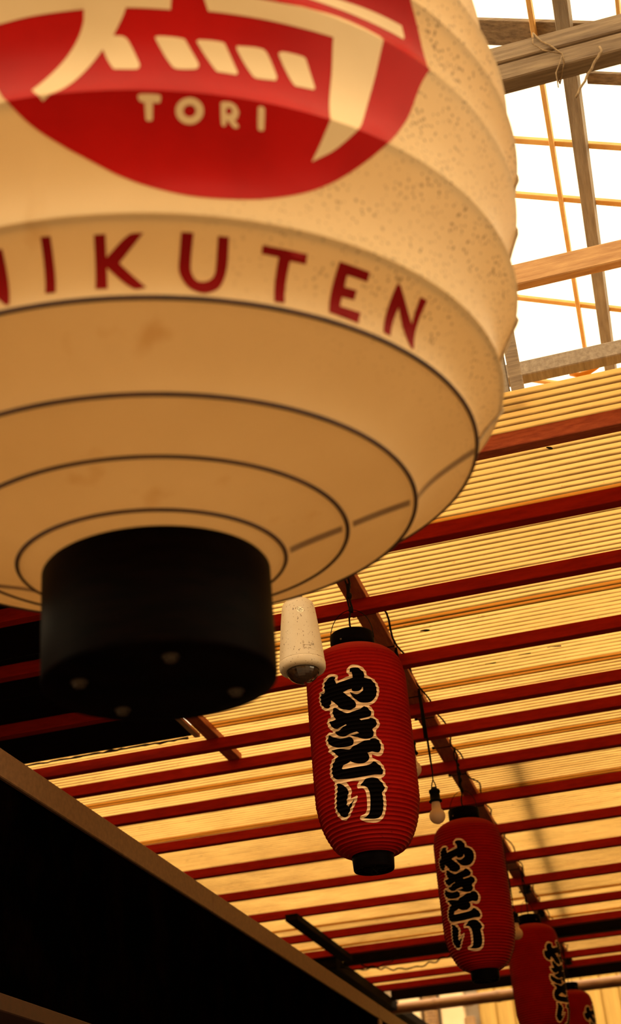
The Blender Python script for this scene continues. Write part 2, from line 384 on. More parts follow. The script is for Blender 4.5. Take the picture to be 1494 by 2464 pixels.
# purlins on top of the rafters
def purlin(x0, x1, y0, y1, mat='purlin_wood', z0=3.4695, z1=3.4985):
    return box('purlin', x0, x1, y0, y1, z0, z1, mat, ceiling, 0.0015, CO)
purlin(-0.782, -0.716, 2.80, 10.45)
purlin(-1.605, -1.552, 2.80, 4.985)
purlin(0.165, 0.215, 2.80, 10.45)
purlin(1.20, 1.25, 2.80, 10.45)
purlin(2.30, 2.35, 2.80, 10.45)
box('brace', -2.105, -2.03, 7.45, 8.75, 3.385, 3.4235, 'dark_wood', ceiling, 0.002, CO)
# dark cross beams towards the far end and dark header along the left
for y in (8.93, 10.42):
    box('cross_beam', -2.138, XR, y, y+0.06, 3.40, 3.4695, 'dark_wood', ceiling, 0.002, CO)
box('header_beam', -2.62, -2.14, 8.75, 12.2, 3.35, 3.424, 'dark_wood', ceiling, 0.004, CO)
# pale batten beside the dark boards
box('batten', -1.640, -1.618, 2.8, 4.66, 3.4700, 3.485, 'pale_batten', ceiling, 0.001, CO)
# dark boards closing the left part of the roof
for k in range(6):
    y0 = 2.74+k*0.316
    box('roof_board', XL, -1.6405, y0, y0+0.311, 3.4703, 3.488+0.002*(k % 2), 'dark_wood', ceiling, 0.002, CO)
# ragged dusty hem of the dark boards
bm = bmesh.new(); hp = [(-2.6+0.02*k, 4.636+0.003*random.uniform(-1, 1), 3.466+0.002*random.uniform(-1, 1)) for k in range(48)]
bm_tube(bm, [(x, y-CO[1], z-CO[2]) for x, y, z in hp], 0.010, 6, radii=[0.003+0.003*random.random() for _ in hp])
link_mesh('ragged_hem', bm, 'sign_frame_dark', ceiling, True)
# corrugated sheets, overlapped by a wave or two
PITCH_W, AMP = 0.0318, 0.0045
def sheet(y0, y1, x0, x1, lift, seed):
    bm = bmesh.new(); n = int((y1-y0)/PITCH_W*10); nx = 8
    rows = []
    for i in range(n+1):
        y = y0+(y1-y0)*i/n
        z = AMP*cos(2*pi*(y-2.745)/PITCH_W)
        rows.append([bm.verts.new((x0+(x1-x0)*k/nx, y-y0, z+0.0008*sin(seed*1.7+k*1.3))) for k in range(nx+1)])
    for a, b in zip(rows, rows[1:]):
        for k in range(nx): bm.faces.new((a[k], a[k+1], b[k+1], b[k]))
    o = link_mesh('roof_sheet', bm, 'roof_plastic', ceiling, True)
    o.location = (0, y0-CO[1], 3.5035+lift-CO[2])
    return o
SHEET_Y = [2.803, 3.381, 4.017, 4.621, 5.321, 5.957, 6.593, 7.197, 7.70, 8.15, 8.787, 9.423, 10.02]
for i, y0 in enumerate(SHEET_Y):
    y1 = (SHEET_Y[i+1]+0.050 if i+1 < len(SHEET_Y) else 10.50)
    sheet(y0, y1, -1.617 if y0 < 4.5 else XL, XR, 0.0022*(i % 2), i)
# loose batten lying on top of the sheets, seen as a soft shadow
b = box('loose_batten', -0.025, 0.025, 0, 3.4, 0, 0.022, 'dark_wood', ceiling, 0.002); b.location = (-0.50, 5.65-CO[1], 3.530-CO[2]); b.rotation_euler = (0, 0, rad(2.2))

# cable ties and cables along the main purlin
for y in (3.845, 4.13, 4.27, 4.62, 4.86, 5.22, 5.6, 6.1, 6.75, 7.2, 7.35, 7.9, 8.3):
    bm = bmesh.new(); t = 0.0022; x0, x1, z0 = -0.782, -0.716, 3.4695
    bm_box(bm, x0-t, x1+t, y, y+0.005, z0-t, z0-0.0002); bm_box(bm, x0-t, x0-0.0002, y, y+0.005, z0-t, 3.4985); bm_box(bm, x1+0.0002, x1+t, y, y+0.005, z0-t, 3.4985)
    bm_box(bm, x0-0.012, x0-0.001, y-0.002, y+0.008, z0-0.002, z0+0.008)
    bmesh.ops.translate(bm, verts=bm.verts, vec=(0, -CO[1], -CO[2]))
    link_mesh('cable_tie', bm, 'black_wire', ceiling)
pts = []
for k in range(120):
    y = 3.80+k*0.055
    pts.append((-0.704+0.010*sin(k*0.9)+0.006*sin(k*0.37), y, 3.480+0.012*sin(k*0.71)))
c = tube('electric_cable', pts, 0.0036, 'black_wire', seg=6); tag(c, 'black electric cable tied along the wooden purlin above the lanterns', 'cable')
for k, (x, y, z) in enumerate([(-0.712, 7.548, 3.398), (-0.712, 8.205, 3.398), (-0.712, 8.73, 3.398), (-0.712, 9.80, 3.398)]):
    bm = bmesh.new(); pp = [(x+0.017*cos(a*0.7)*(0.75+0.25*sin(a*0.31)), y+0.020*sin(a*0.7), z+0.014*sin(a*0.53+k)) for a in range(0, 60)]
    bm_tube(bm, pp, 0.0085, 6)
    bm_tube(bm, [(x, y, z+0.01), (x-0.01, y, z+0.0225), (x-0.014, y+0.002, z+0.026)], 0.004, 5)
    o = link_mesh('cable_bundle', bm, 'black_wire', None, True)  # black coils stand for both cable bundles and shade at the rafter junctions
    tag(o, ['coiled black cable bundle on the purlin above the second red lantern', 'coiled black cable bundle on the purlin over the third red lantern', 'coiled black cable bundle just past the third red lantern', 'farthest coiled black cable bundle on the purlin'][k], 'cable', 'cable bundles on the purlin')

# twisted loose wire under the dark cross beam, left
wp = [(-2.05+0.012*k, 8.9+0.015*sin(k), 3.395-0.075*sin(pi*k/60)+0.006*sin(k*0.8)) for k in range(61)]
tag(tube('loose_wire', wp, 0.005, 'black_wire', seg=6), 'dark loose wire sagging under the black cross beam', 'wire')
wp = [(-2.18+0.01*k, 8.86+0.02*sin(k*.7), 3.39-0.05*sin(pi*k/44)) for k in range(45)]
tag(tube('loose_wire', wp, 0.004, 'black_wire', seg=6), 'second dark wire looping below the black cross beam near the sign', 'wire')

# dry leaves and grime caught on the sheets
def leaf(name, x, y, ln, wd, rz, label):
    bm = bmesh.new(); n = 10; top = []; bot = []
    for k in range(n+1):
        t = k/n; ww = wd*sin(pi*t)**0.8*(0.85+0.3*random.random())
        top.append((ln*(t-0.5), ww, 0.002*sin(t*5))); bot.append((ln*(t-0.5), -ww*0.6, 0.001))
    a = [bm.verts.new(p) for p in top]; c = [bm.verts.new(p) for p in bot]
    for k in range(n): bm.faces.new((c[k], c[k+1], a[k+1], a[k]))
    g = bmesh.ops.extrude_face_region(bm, geom=bm.faces[:]); bmesh.ops.translate(bm, verts=[v for v in g['geom'] if isinstance(v, bmesh.types.BMVert)], vec=(0, 0, 0.0012))
    bmesh.ops.remove_doubles(bm, verts=bm.verts, dist=1e-5)
    o = link_mesh(name, bm, 'leaf'); o.location = (x, y, 3.4975); o.rotation_euler = (0, 0, rz)
    tag(o, label, 'leaf', 'dry leaves caught on the roof sheets')
for x, y, ln, wd, rz, lb in [
    (-0.600, 4.115, 0.034, 0.010, 0.1, 'dark dry leaf on the roof sheet right of the front red lantern'),
    (-0.30, 4.47, 0.045, 0.0025, 0.0, 'thin dark twig leaf on the sheet between third and fourth rafter'),
    (-0.19, 4.45, 0.05, 0.0025, 0.05, 'slender dark leaf sliver at the right on the sheet'),
    (-0.43, 4.50, 0.04, 0.0025, 0.0, 'narrow dark leaf sliver beside the wooden purlin'),
    (-1.40, 6.22, 0.06, 0.010, 0.4, 'dark dry leaf on the sheet left of the front red lantern'),
    (-1.42, 6.75, 0.05, 0.010, 0.1, 'dark dry leaf lying behind the bottom of the front lantern'),
    (-1.80, 9.45, 0.07, 0.016, 0.2, 'dark dry leaf on the far end of the roof'),
    (-0.05, 3.10, 0.02, 0.006, 0.6, 'small dark crumb of leaf near the top edge of the roof')]:
    leaf('dry_leaf', x, y, ln, wd, rz, lb)

# ------------------------------------------------------------------ open roof frame above: timbers and lattice
T = empty('stacked_timber_beam', (0.9, 2.107, 3.845)); O = (0.9, 2.107, 3.845)
tag(T, 'weathered grey timber of two stacked boards tied with twine, above the big lantern', 'timber')
box('plank', -1.9, 2.8, 2.107, 2.152, 3.845, 3.8965, 'weathered_timber', T, 0.003, O)
box('plank', -1.9, 2.8, 2.103, 2.150, 3.8985, 3.950, 'weathered_timber', T, 0.003, O)
T2 = box('roof_timber', -1.9, 2.8, 0, 0.033, 0, 0.071, 'tan_timber'); T2.location = (0, 2.857, 3.879)
tag(T2, 'orange-tan timber beam crossing the open roof, lit by the sky', 'timber')
T3 = box('roof_timber', -1.9, 2.8, 0, 0.05, 0, 0.053, 'grey_timber'); T3.location = (0, 3.310, 3.897)
tag(T3, 'dark grey timber beam just above the edge of the corrugated roof', 'timber')
TH = box('roof_timber', -1.9, 2.8, -0.04, 0.04, 0, 0.1, 'weathered_timber'); TH.location = (0, 1.4703, 3.98)
tag(TH, 'timber beam that carries the giant cream lantern', 'timber')
# twine on the stacked timber
def loop(name, x, slack, lab):
    bm = bmesh.new(); e = 0.004
    q = [(x, 2.103-e, 3.95+e), (x+0.012, 2.103-e, 3.925), (x+0.032, 2.103-e, 3.90), (x+0.05, 2.105-e, 3.87), (x+0.05, 2.107-e, 3.842), (x+0.035, 2.152+e, 3.842), (x+0.02, 2.152+e, 3.95+e), (x, 2.103-e, 3.95+e)]
    bm_tube(bm, q, 0.0022, 5)
    q2 = [(x, 2.101-e, 3.95+e), (x-0.006, 2.101-e, 3.92), (x+0.012, 2.101-e, 3.893), (x+0.048, 2.101-e, 3.868)]
    bm_tube(bm, q2, 0.0016, 5)
    d = [(x+0.048, 2.100, 3.862), (x+0.040, 2.098, 3.84), (x+0.028, 2.097, 3.815), (x+0.026, 2.097, 3.80-slack)]
    bm_tube(bm, d, 0.0014, 5)
    o = link_mesh(name, bm, 'twine', None, True); tag(o, lab, 'rope')
loop('twine_tie', 0.105, 0.03, 'twine knotted round the stacked timber boards')
rp = [(0.235+0.002*sin(k*1.3), 2.097+0.002*cos(k), 3.86-0.010*k) for k in range(3)] + [(0.232-0.0065*k+0.0015*sin(k*2), 2.093, 3.835-0.010*k) for k in range(12)]
tag(tube('hanging_rope', rp, 0.0028, 'twine', seg=6), 'frayed rope end hanging from the stacked timber at the right', 'rope')

# sloped lattice high above (falls to the right)
def lat(x, y): return Vector((x, y, 4.4-0.45*x))
LT = empty('roof_lattice', (0, 2.3, 4.4)); tag(LT, 'open lattice of thin orange battens and grey rails against the white sky', 'lattice'); LO = Vector((0, 2.3, 4.4))
def bar(name, a, b, wdt, thk, mat, drop=0.0):
    a = Vector(a); b = Vector(b); d = (b-a); L_ = d.length; d.normalize()
    nrm = Vector((0.45, 0, 1)).normalized(); s = nrm.cross(d).normalized()
    bm = bmesh.new(); vs = []
    for t in (0, L_):
        for u, v in ((-1, -1), (1, -1), (1, 1), (-1, 1)):
            vs.append(bm.verts.new(a + d*t + s*(u*wdt/2) + nrm*(v*thk/2-drop) - LO))
    for f in ((0, 1, 2, 3), (7, 6, 5, 4), (0, 4, 5, 1), (1, 5, 6, 2), (2, 6, 7, 3), (3, 7, 4, 0)): bm.faces.new([vs[i] for i in f])
    bmesh.ops.recalc_face_normals(bm, faces=bm.faces)
    bmesh.ops.bevel(bm, geom=bm.edges[:], offset=0.0015, segments=1, affect='EDGES')
    return link_mesh(name, bm, mat, LT)
XA, XB = -1.6, 1.8
for y in (1.40, 1.65, 1.90, 2.15, 2.848, 3.087, 3.618, 4.13):
    bar('batten', lat(XA, y), lat(XB, y), 0.021, 0.012, 'orange_batten')
bar('board', lat(XA, 2.446), lat(XB, 2.446), 0.085, 0.012, 'weathered_timber')
bar('board', lat(0.24, 2.592), lat(XB, 2.592), 0.040, 0.010, 'weathered_timber')
for x in (-1.3, -0.98, -0.42, 0.131, 0.70, 1.26):
    bar('thin_rail', lat(x, 1.2), lat(x-0.004, 4.4), 0.013, 0.014, 'orange_batten', 0.012)
for x in (-1.14, -0.6, -0.06+0.01*0, 0.2085, 0.75, 1.35):
    if x == -0.06: continue
    bar('rail', lat(x, 1.2), lat(x-0.004, 4.4), 0.038, 0.026, 'grey_timber', 0.018)
bar('thin_rail', lat(0.338, 1.2), lat(0.334, 2.6), 0.0095, 0.018, 'orange_batten', 0.012)

# upright planks at the roof edge beside the lantern
for k, (x0, x1, y, z1, mt, lb) in enumerate([(-0.165, -0.118, 2.885, 4.35, 'grey_timber', 'narrow upright plank half hidden by the giant lantern edge'), (-0.114, -0.080, 2.875, 4.35, 'weathered_timber', 'rough upright plank standing at the roof edge beside the lantern')]):
    p = box('upright_plank', 0, x1-x0, 0, 0.02, 0, z1-3.515, mt, None, 0.003); p.location = (x0, y, 3.515)
    tag(p, lb, 'plank')
st = tube('yellow_strap', [(0.05, 3.40, 3.93), (0.075, 3.40, 3.915), (0.10, 3.40, 3.918), (0.125, 3.40, 3.93), (0.15, 3.4, 3.945), (0.18, 3.4, 3.95)], 0.009, 'yellow_strap', None, 6)
tag(st, 'small yellow strap hanging behind the grey timber at the roof edge', 'strap')

# ------------------------------------------------------------------ giant cream lantern
BX, BY, BZ = -0.5697, 1.4691, 2.270
BR = [(2.4468,.1805),(2.4760,.2670),(2.5051,.3629),(2.5730,.4541),(2.6494,.5012),(2.7845,.5387),(2.9253,.5565),(3.0102,.5690),(3.10,.566),(3.24,.546),(3.375,.503),(3.452,.455),(3.52,.363),(3.549,.267),(3.578,.18)]
CLOTH_TILT = (rad(5.519), rad(1.548), 0)      # the cloth hangs a little askew
COLLAR_TILT = (rad(3.618), rad(0.583), 0)
def tilt(o, rot, zp):
    R_ = Matrix.Rotation(rot[1], 3, 'Y') @ Matrix.Rotation(rot[0], 3, 'X'); p = Vector((0, 0, zp))
    o.rotation_euler = rot; o.location = Vector(o.location) + p - R_ @ p
SAG = 0.017
def big_r(z):
    for (z0, r0), (z1, r1) in zip(BR, BR[1:]):
        if z0 <= z <= z1:
            t = (z-z0)/(z1-z0); return r0+(r1-r0)*t-SAG*sin(pi*t**0.85)*min(1, (z1-z0)/0.1)
    return BR[0][1] if z < BR[0][0] else BR[-1][1]
big = empty('giant_lantern', (BX, BY, BZ)); tag(big, 'giant cream cloth lantern with red logo, hanging in the foreground', 'lantern')
prof = [(0.140, 2.428-BZ), (0.158, 2.436-BZ)]
zl = []
for (z0, r0), (z1, r1) in zip(BR, BR[1:]):
    for k in range(10):
        z = z0+(z1-z0)*k/10; zl.append(z-BZ); prof.append((big_r(z+1e-9), z-BZ))
prof.append((BR[-1][1], BR[-1][0]-BZ)); prof.append((0.15, BR[-1][0]+0.006-BZ))
cl = lathe('cloth_body', prof, 'lantern_cloth', big, 240)
tilt(cl, CLOTH_TILT, 2.5-BZ)
me = cl.data
ring_z = {round(z-BZ, 4) for z, r in BR}
me.edges.foreach_set('use_edge_sharp', [round(me.vertices[e.vertices[0]].co.z, 4) in ring_z and round(me.vertices[e.vertices[1]].co.z, 4) in ring_z for e in me.edges])
for i, (z, r) in enumerate(BR):
    # lower hoops poke out, dark to draw the rib shadows; upper ones sit inside
    low = i < 4 or i > 10
    torus('rib', r-(0.0005 if low else 0.0065), 0.0031 if low else 0.0030, z-BZ, 'rib_bamboo', cl, 180, 6)
rfb = lambda z: big_r(z+BZ)
# darker glue seams running down the underside
def seam(a0, wd, z0, z1, n=24):
    bm = bmesh.new(); prev = None
    zs = sorted([z0+(z1-z0)*k/n for k in range(n+1)] + [z for z in zl if z0 < z+BZ < z1 and False])
    for z in zs:
        r = big_r(z)+0.0009; w2 = wd/2/r
        row = [bm.verts.new((r*cos(a0+t*w2), r*sin(a0+t*w2), z-BZ)) for t in (-1, 0, 1)]
        if prev:
            for k in range(2): bm.faces.new((prev[k], prev[k+1], row[k+1], row[k]))
        prev = row
    return link_mesh('seam', bm, 'cloth_seam', cl, True)
surf('cloth_seam', (0.42, 0.27, 0.13), (0.34, 0.2, 0.09), rough=0.7, scale=20, trans=0.2)
for (za, ra), (zb, rb) in zip(BR[:4], BR[1:4]):
    seam(rad(10.8), 0.020, za+0.0025, zb-0.0025)
    seam(rad(173), 0.020, za+0.0025, zb-0.0025)
# cord that hugs the side of the cloth
cp = []
for k in range(60):
    z = 2.60+(3.02-2.60)*k/59; r = big_r(z)+0.003
    a = rad(9.0+7.0*(1-k/59.0))
    cp.append((r*cos(a), r*sin(a), z-BZ))
tube('side_cord', cp, 0.0022, 'cord_rope', cl, 6)
# collars
bc = lathe('bottom_collar', [(0.0, 0.0045), (0.120, 0.0045), (0.1495, 0.0045), (0.1515, 0.006), (0.1526, 0.012), (0.1526, 0.158), (0.148, 0.164)], 'black_lacquer', big, 96, False, False)
bc.location = (0.0047, 0.0032, 0); tilt(bc, COLLAR_TILT, 0.16)
for a in (-62, 40, 140, 215):
    bm = bmesh.new(); bmesh.ops.create_cone(bm, cap_ends=True, segments=6, radius1=0.008, radius2=0.008, depth=0.006)
    bmesh.ops.create_cone(bm, cap_ends=True, segments=16, radius1=0.011, radius2=0.011, depth=0.002, matrix=Matrix.Translation((0, 0, 0.003)))
    o = link_mesh('bolt', bm, 'bolt_metal', bc); o.location = (0.105*cos(rad(a)), 0.105*sin(rad(a)), 0.0005)
lathe('top_collar', [(0.150, 3.572-BZ), (0.157, 3.577-BZ), (0.157, 3.715-BZ), (0.150, 3.72-BZ), (0.0, 3.72-BZ)], 'black_lacquer', big, 96).location = (0.03, -0.105, 0)
tube('hanging_chain', [(0.03, -0.105, 3.715-BZ), (0.02, -0.08, 3.80-BZ), (0, 0, 3.985-BZ)], 0.008, 'black_wire', big, 8)
LOGO = {
  'left_stroke': [(-1.5086,2.8931),(-1.4963,2.8933),(-1.4358,2.8955),(-1.3771,2.8964),(-1.3180,2.8972),(-1.3212,2.8827),(-1.3348,2.8643),(-1.3596,2.8430),(-1.3947,2.8195),(-1.4301,2.7982),(-1.4053,2.7786),(-1.3627,2.7944),(-1.3244,2.8188),(-1.2832,2.8506),(-1.2736,2.8356),(-1.2642,2.8252),(-1.2607,2.8226),(-1.2145,2.8223),(-1.2086,2.8250),(-1.2076,2.8302),(-1.2277,2.8586),(-1.2389,2.8653),(-1.2605,2.8668),(-1.2404,2.8871),(-1.2326,2.8975),(-1.1414,2.8969),(-1.1372,2.9238),(-1.2322,2.9234),(-1.3440,2.9229),(-1.4295,2.9223),(-1.5007,2.9201)],
  'right_stroke': [(-1.0764,2.9212),(-1.0718,2.9113),(-1.0630,2.8992),(-0.9521,2.9009),(-0.8547,2.9024),(-0.7818,2.9041),(-0.7772,2.8574),(-0.7959,2.7925),(-0.8122,2.7592),(-0.8261,2.7389),(-0.7687,2.7608),(-0.7093,2.8014),(-0.6671,2.8668),(-0.6553,2.9359),(-0.7678,2.9363),(-0.8690,2.9248),(-0.9552,2.9213),(-1.0177,2.9214)],
  'upper_stripe': [(-0.9385,2.9528),(-0.8294,2.9527),(-0.7193,2.9552),(-0.5724,2.9597),(-0.5704,2.9647),(-0.5814,2.9761),(-0.6711,2.9727),(-0.7601,2.9679),(-0.8472,2.9636),(-0.9290,2.9617)],
  'd1': [(-1.1737,2.8659),(-1.1635,2.8670),(-1.1139,2.8656),(-1.1080,2.8618),(-1.0837,2.8361),(-1.0841,2.8301),(-1.0917,2.8271),(-1.1301,2.8252),(-1.1401,2.8289),(-1.1724,2.8627)],
  'd2': [(-1.0867,2.8644),(-1.0805,2.8664),(-1.0302,2.8668),(-1.0238,2.8632),(-0.9993,2.8307),(-1.0027,2.8266),(-1.0443,2.8270),(-1.0502,2.8314),(-1.0826,2.8600)],
  'd3': [(-1.0004,2.8653),(-0.9440,2.8677),(-0.9304,2.8622),(-0.9107,2.8366),(-0.9138,2.8296),(-0.9585,2.8270),(-0.9669,2.8303),(-0.9994,2.8606)],
  'd4': [(-0.9061,2.8677),(-0.8950,2.8703),(-0.8489,2.8710),(-0.8415,2.8686),(-0.8197,2.8363),(-0.8228,2.8315),(-0.8681,2.8291),(-0.8766,2.8349),(-0.9045,2.8638)],
  't': [(-1.2120,2.7792),(-1.2052,2.7802),(-1.1692,2.7799),(-1.1658,2.7782),(-1.1675,2.7731),(-1.1727,2.7723),(-1.1825,2.7729),(-1.1834,2.7571),(-1.1869,2.7558),(-1.1950,2.7560),(-1.1972,2.7575),(-1.1988,2.7725),(-1.2078,2.7735),(-1.2122,2.7767)],
  'o': [(-1.0776,2.7681),(-1.0783,2.7648),(-1.0809,2.7617),(-1.0854,2.7590),(-1.0913,2.7568),(-1.0983,2.7552),(-1.1059,2.7545),(-1.1135,2.7547),(-1.1206,2.7557),(-1.1268,2.7575),(-1.1315,2.7600),(-1.1345,2.7629),(-1.1355,2.7660),(-1.1347,2.7692),(-1.1319,2.7722),(-1.1274,2.7749),(-1.1216,2.7770),(-1.1148,2.7784),(-1.1075,2.7791),(-1.1000,2.7789),(-1.0931,2.7780),(-1.0869,2.7763),(-1.0821,2.7740),(-1.0789,2.7712)],
  'o_h': [(-1.0934,2.7674),(-1.0938,2.7659),(-1.0950,2.7645),(-1.0970,2.7633),(-1.0997,2.7623),(-1.1029,2.7616),(-1.1063,2.7613),(-1.1097,2.7613),(-1.1130,2.7618),(-1.1158,2.7626),(-1.1179,2.7637),(-1.1193,2.7650),(-1.1198,2.7665),(-1.1195,2.7679),(-1.1182,2.7693),(-1.1162,2.7705),(-1.1135,2.7715),(-1.1104,2.7722),(-1.1070,2.7725),(-1.1036,2.7724),(-1.1004,2.7720),(-1.0976,2.7712),(-1.0954,2.7701),(-1.0940,2.7688)],
  'r': [(-1.0430,2.7772),(-1.0385,2.7784),(-1.0221,2.7789),(-1.0098,2.7761),(-1.0028,2.7709),(-1.0054,2.7655),(-1.0109,2.7626),(-1.0011,2.7585),(-1.0024,2.7563),(-1.0096,2.7556),(-1.0173,2.7580),(-1.0252,2.7617),(-1.0287,2.7615),(-1.0286,2.7573),(-1.0327,2.7557),(-1.0381,2.7568),(-1.0408,2.7655)],
  'r_h': [(-1.0177,2.7712),(-1.0181,2.7697),(-1.0197,2.7685),(-1.0223,2.7677),(-1.0252,2.7675),(-1.0280,2.7680),(-1.0300,2.7690),(-1.0309,2.7704),(-1.0304,2.7718),(-1.0288,2.7731),(-1.0263,2.7738),(-1.0234,2.7740),(-1.0206,2.7736),(-1.0186,2.7725)],
  'i': [(-0.9635,2.7784),(-0.9590,2.7798),(-0.9515,2.7794),(-0.9486,2.7776),(-0.9449,2.7590),(-0.9494,2.7572),(-0.9557,2.7574),(-0.9591,2.7589)],
  'N1': [(-1.5282,2.6325),(-1.5378,2.5813),(-1.5496,2.5820),(-1.6167,2.6207),(-1.6251,2.5831),(-1.6527,2.5844),(-1.6366,2.6337),(-1.6200,2.6332),(-1.5636,2.6024),(-1.5539,2.6330)],
  'I': [(-1.4361,2.6364),(-1.4136,2.6361),(-1.4211,2.5863),(-1.4469,2.5866)],
  'K': [(-1.3179,2.6339),(-1.2920,2.6340),(-1.2946,2.6156),(-1.2413,2.6327),(-1.2079,2.6342),(-1.2659,2.6101),(-1.2042,2.5852),(-1.2352,2.5838),(-1.2958,2.6066),(-1.2966,2.5850),(-1.3256,2.5855)],
  'U': [(-1.1247,2.6354),(-1.0968,2.6354),(-1.0995,2.6086),(-1.0957,2.6008),(-1.0834,2.5944),(-1.0632,2.5942),(-1.0472,2.5982),(-1.0400,2.6058),(-1.0417,2.6345),(-1.0160,2.6346),(-1.0124,2.6129),(-1.0167,2.6003),(-1.0303,2.5881),(-1.0551,2.5816),(-1.0755,2.5808),(-1.1036,2.5864),(-1.1216,2.5969),(-1.1277,2.6050),(-1.1266,2.6181)],
  'T': [(-0.9363,2.6321),(-0.8236,2.6322),(-0.8200,2.6240),(-0.8619,2.6237),(-0.8611,2.5818),(-0.8887,2.5813),(-0.8919,2.6249),(-0.9347,2.6252)],
  'E': [(-0.7385,2.6338),(-0.6479,2.6337),(-0.6447,2.6255),(-0.7060,2.6251),(-0.7025,2.6149),(-0.6653,2.6155),(-0.6652,2.6060),(-0.7028,2.6050),(-0.7028,2.5954),(-0.6371,2.5961),(-0.6429,2.5823),(-0.7350,2.5842)],
  'N2': [(-0.5598,2.6344),(-0.5467,2.6339),(-0.4582,2.6089),(-0.4736,2.6340),(-0.4460,2.6344),(-0.4298,2.5841),(-0.4424,2.5833),(-0.5234,2.6167),(-0.5275,2.5841),(-0.5539,2.5843)],
}
DISC_EDGE = [(-1.4814,2.7860),(-1.4378,2.7593),(-1.3787,2.7369),(-1.3155,2.7173),(-1.2508,2.6987),(-1.1715,2.6835),(-1.0847,2.6761),(-0.9807,2.6799),(-0.9073,2.6893),(-0.8167,2.7087),(-0.7354,2.7368),(-0.6575,2.7771),(-0.5558,2.8508),(-0.5249,2.9077),(-0.4972,2.9474),(-0.5209,2.9785),(-0.5746,3.0084)]
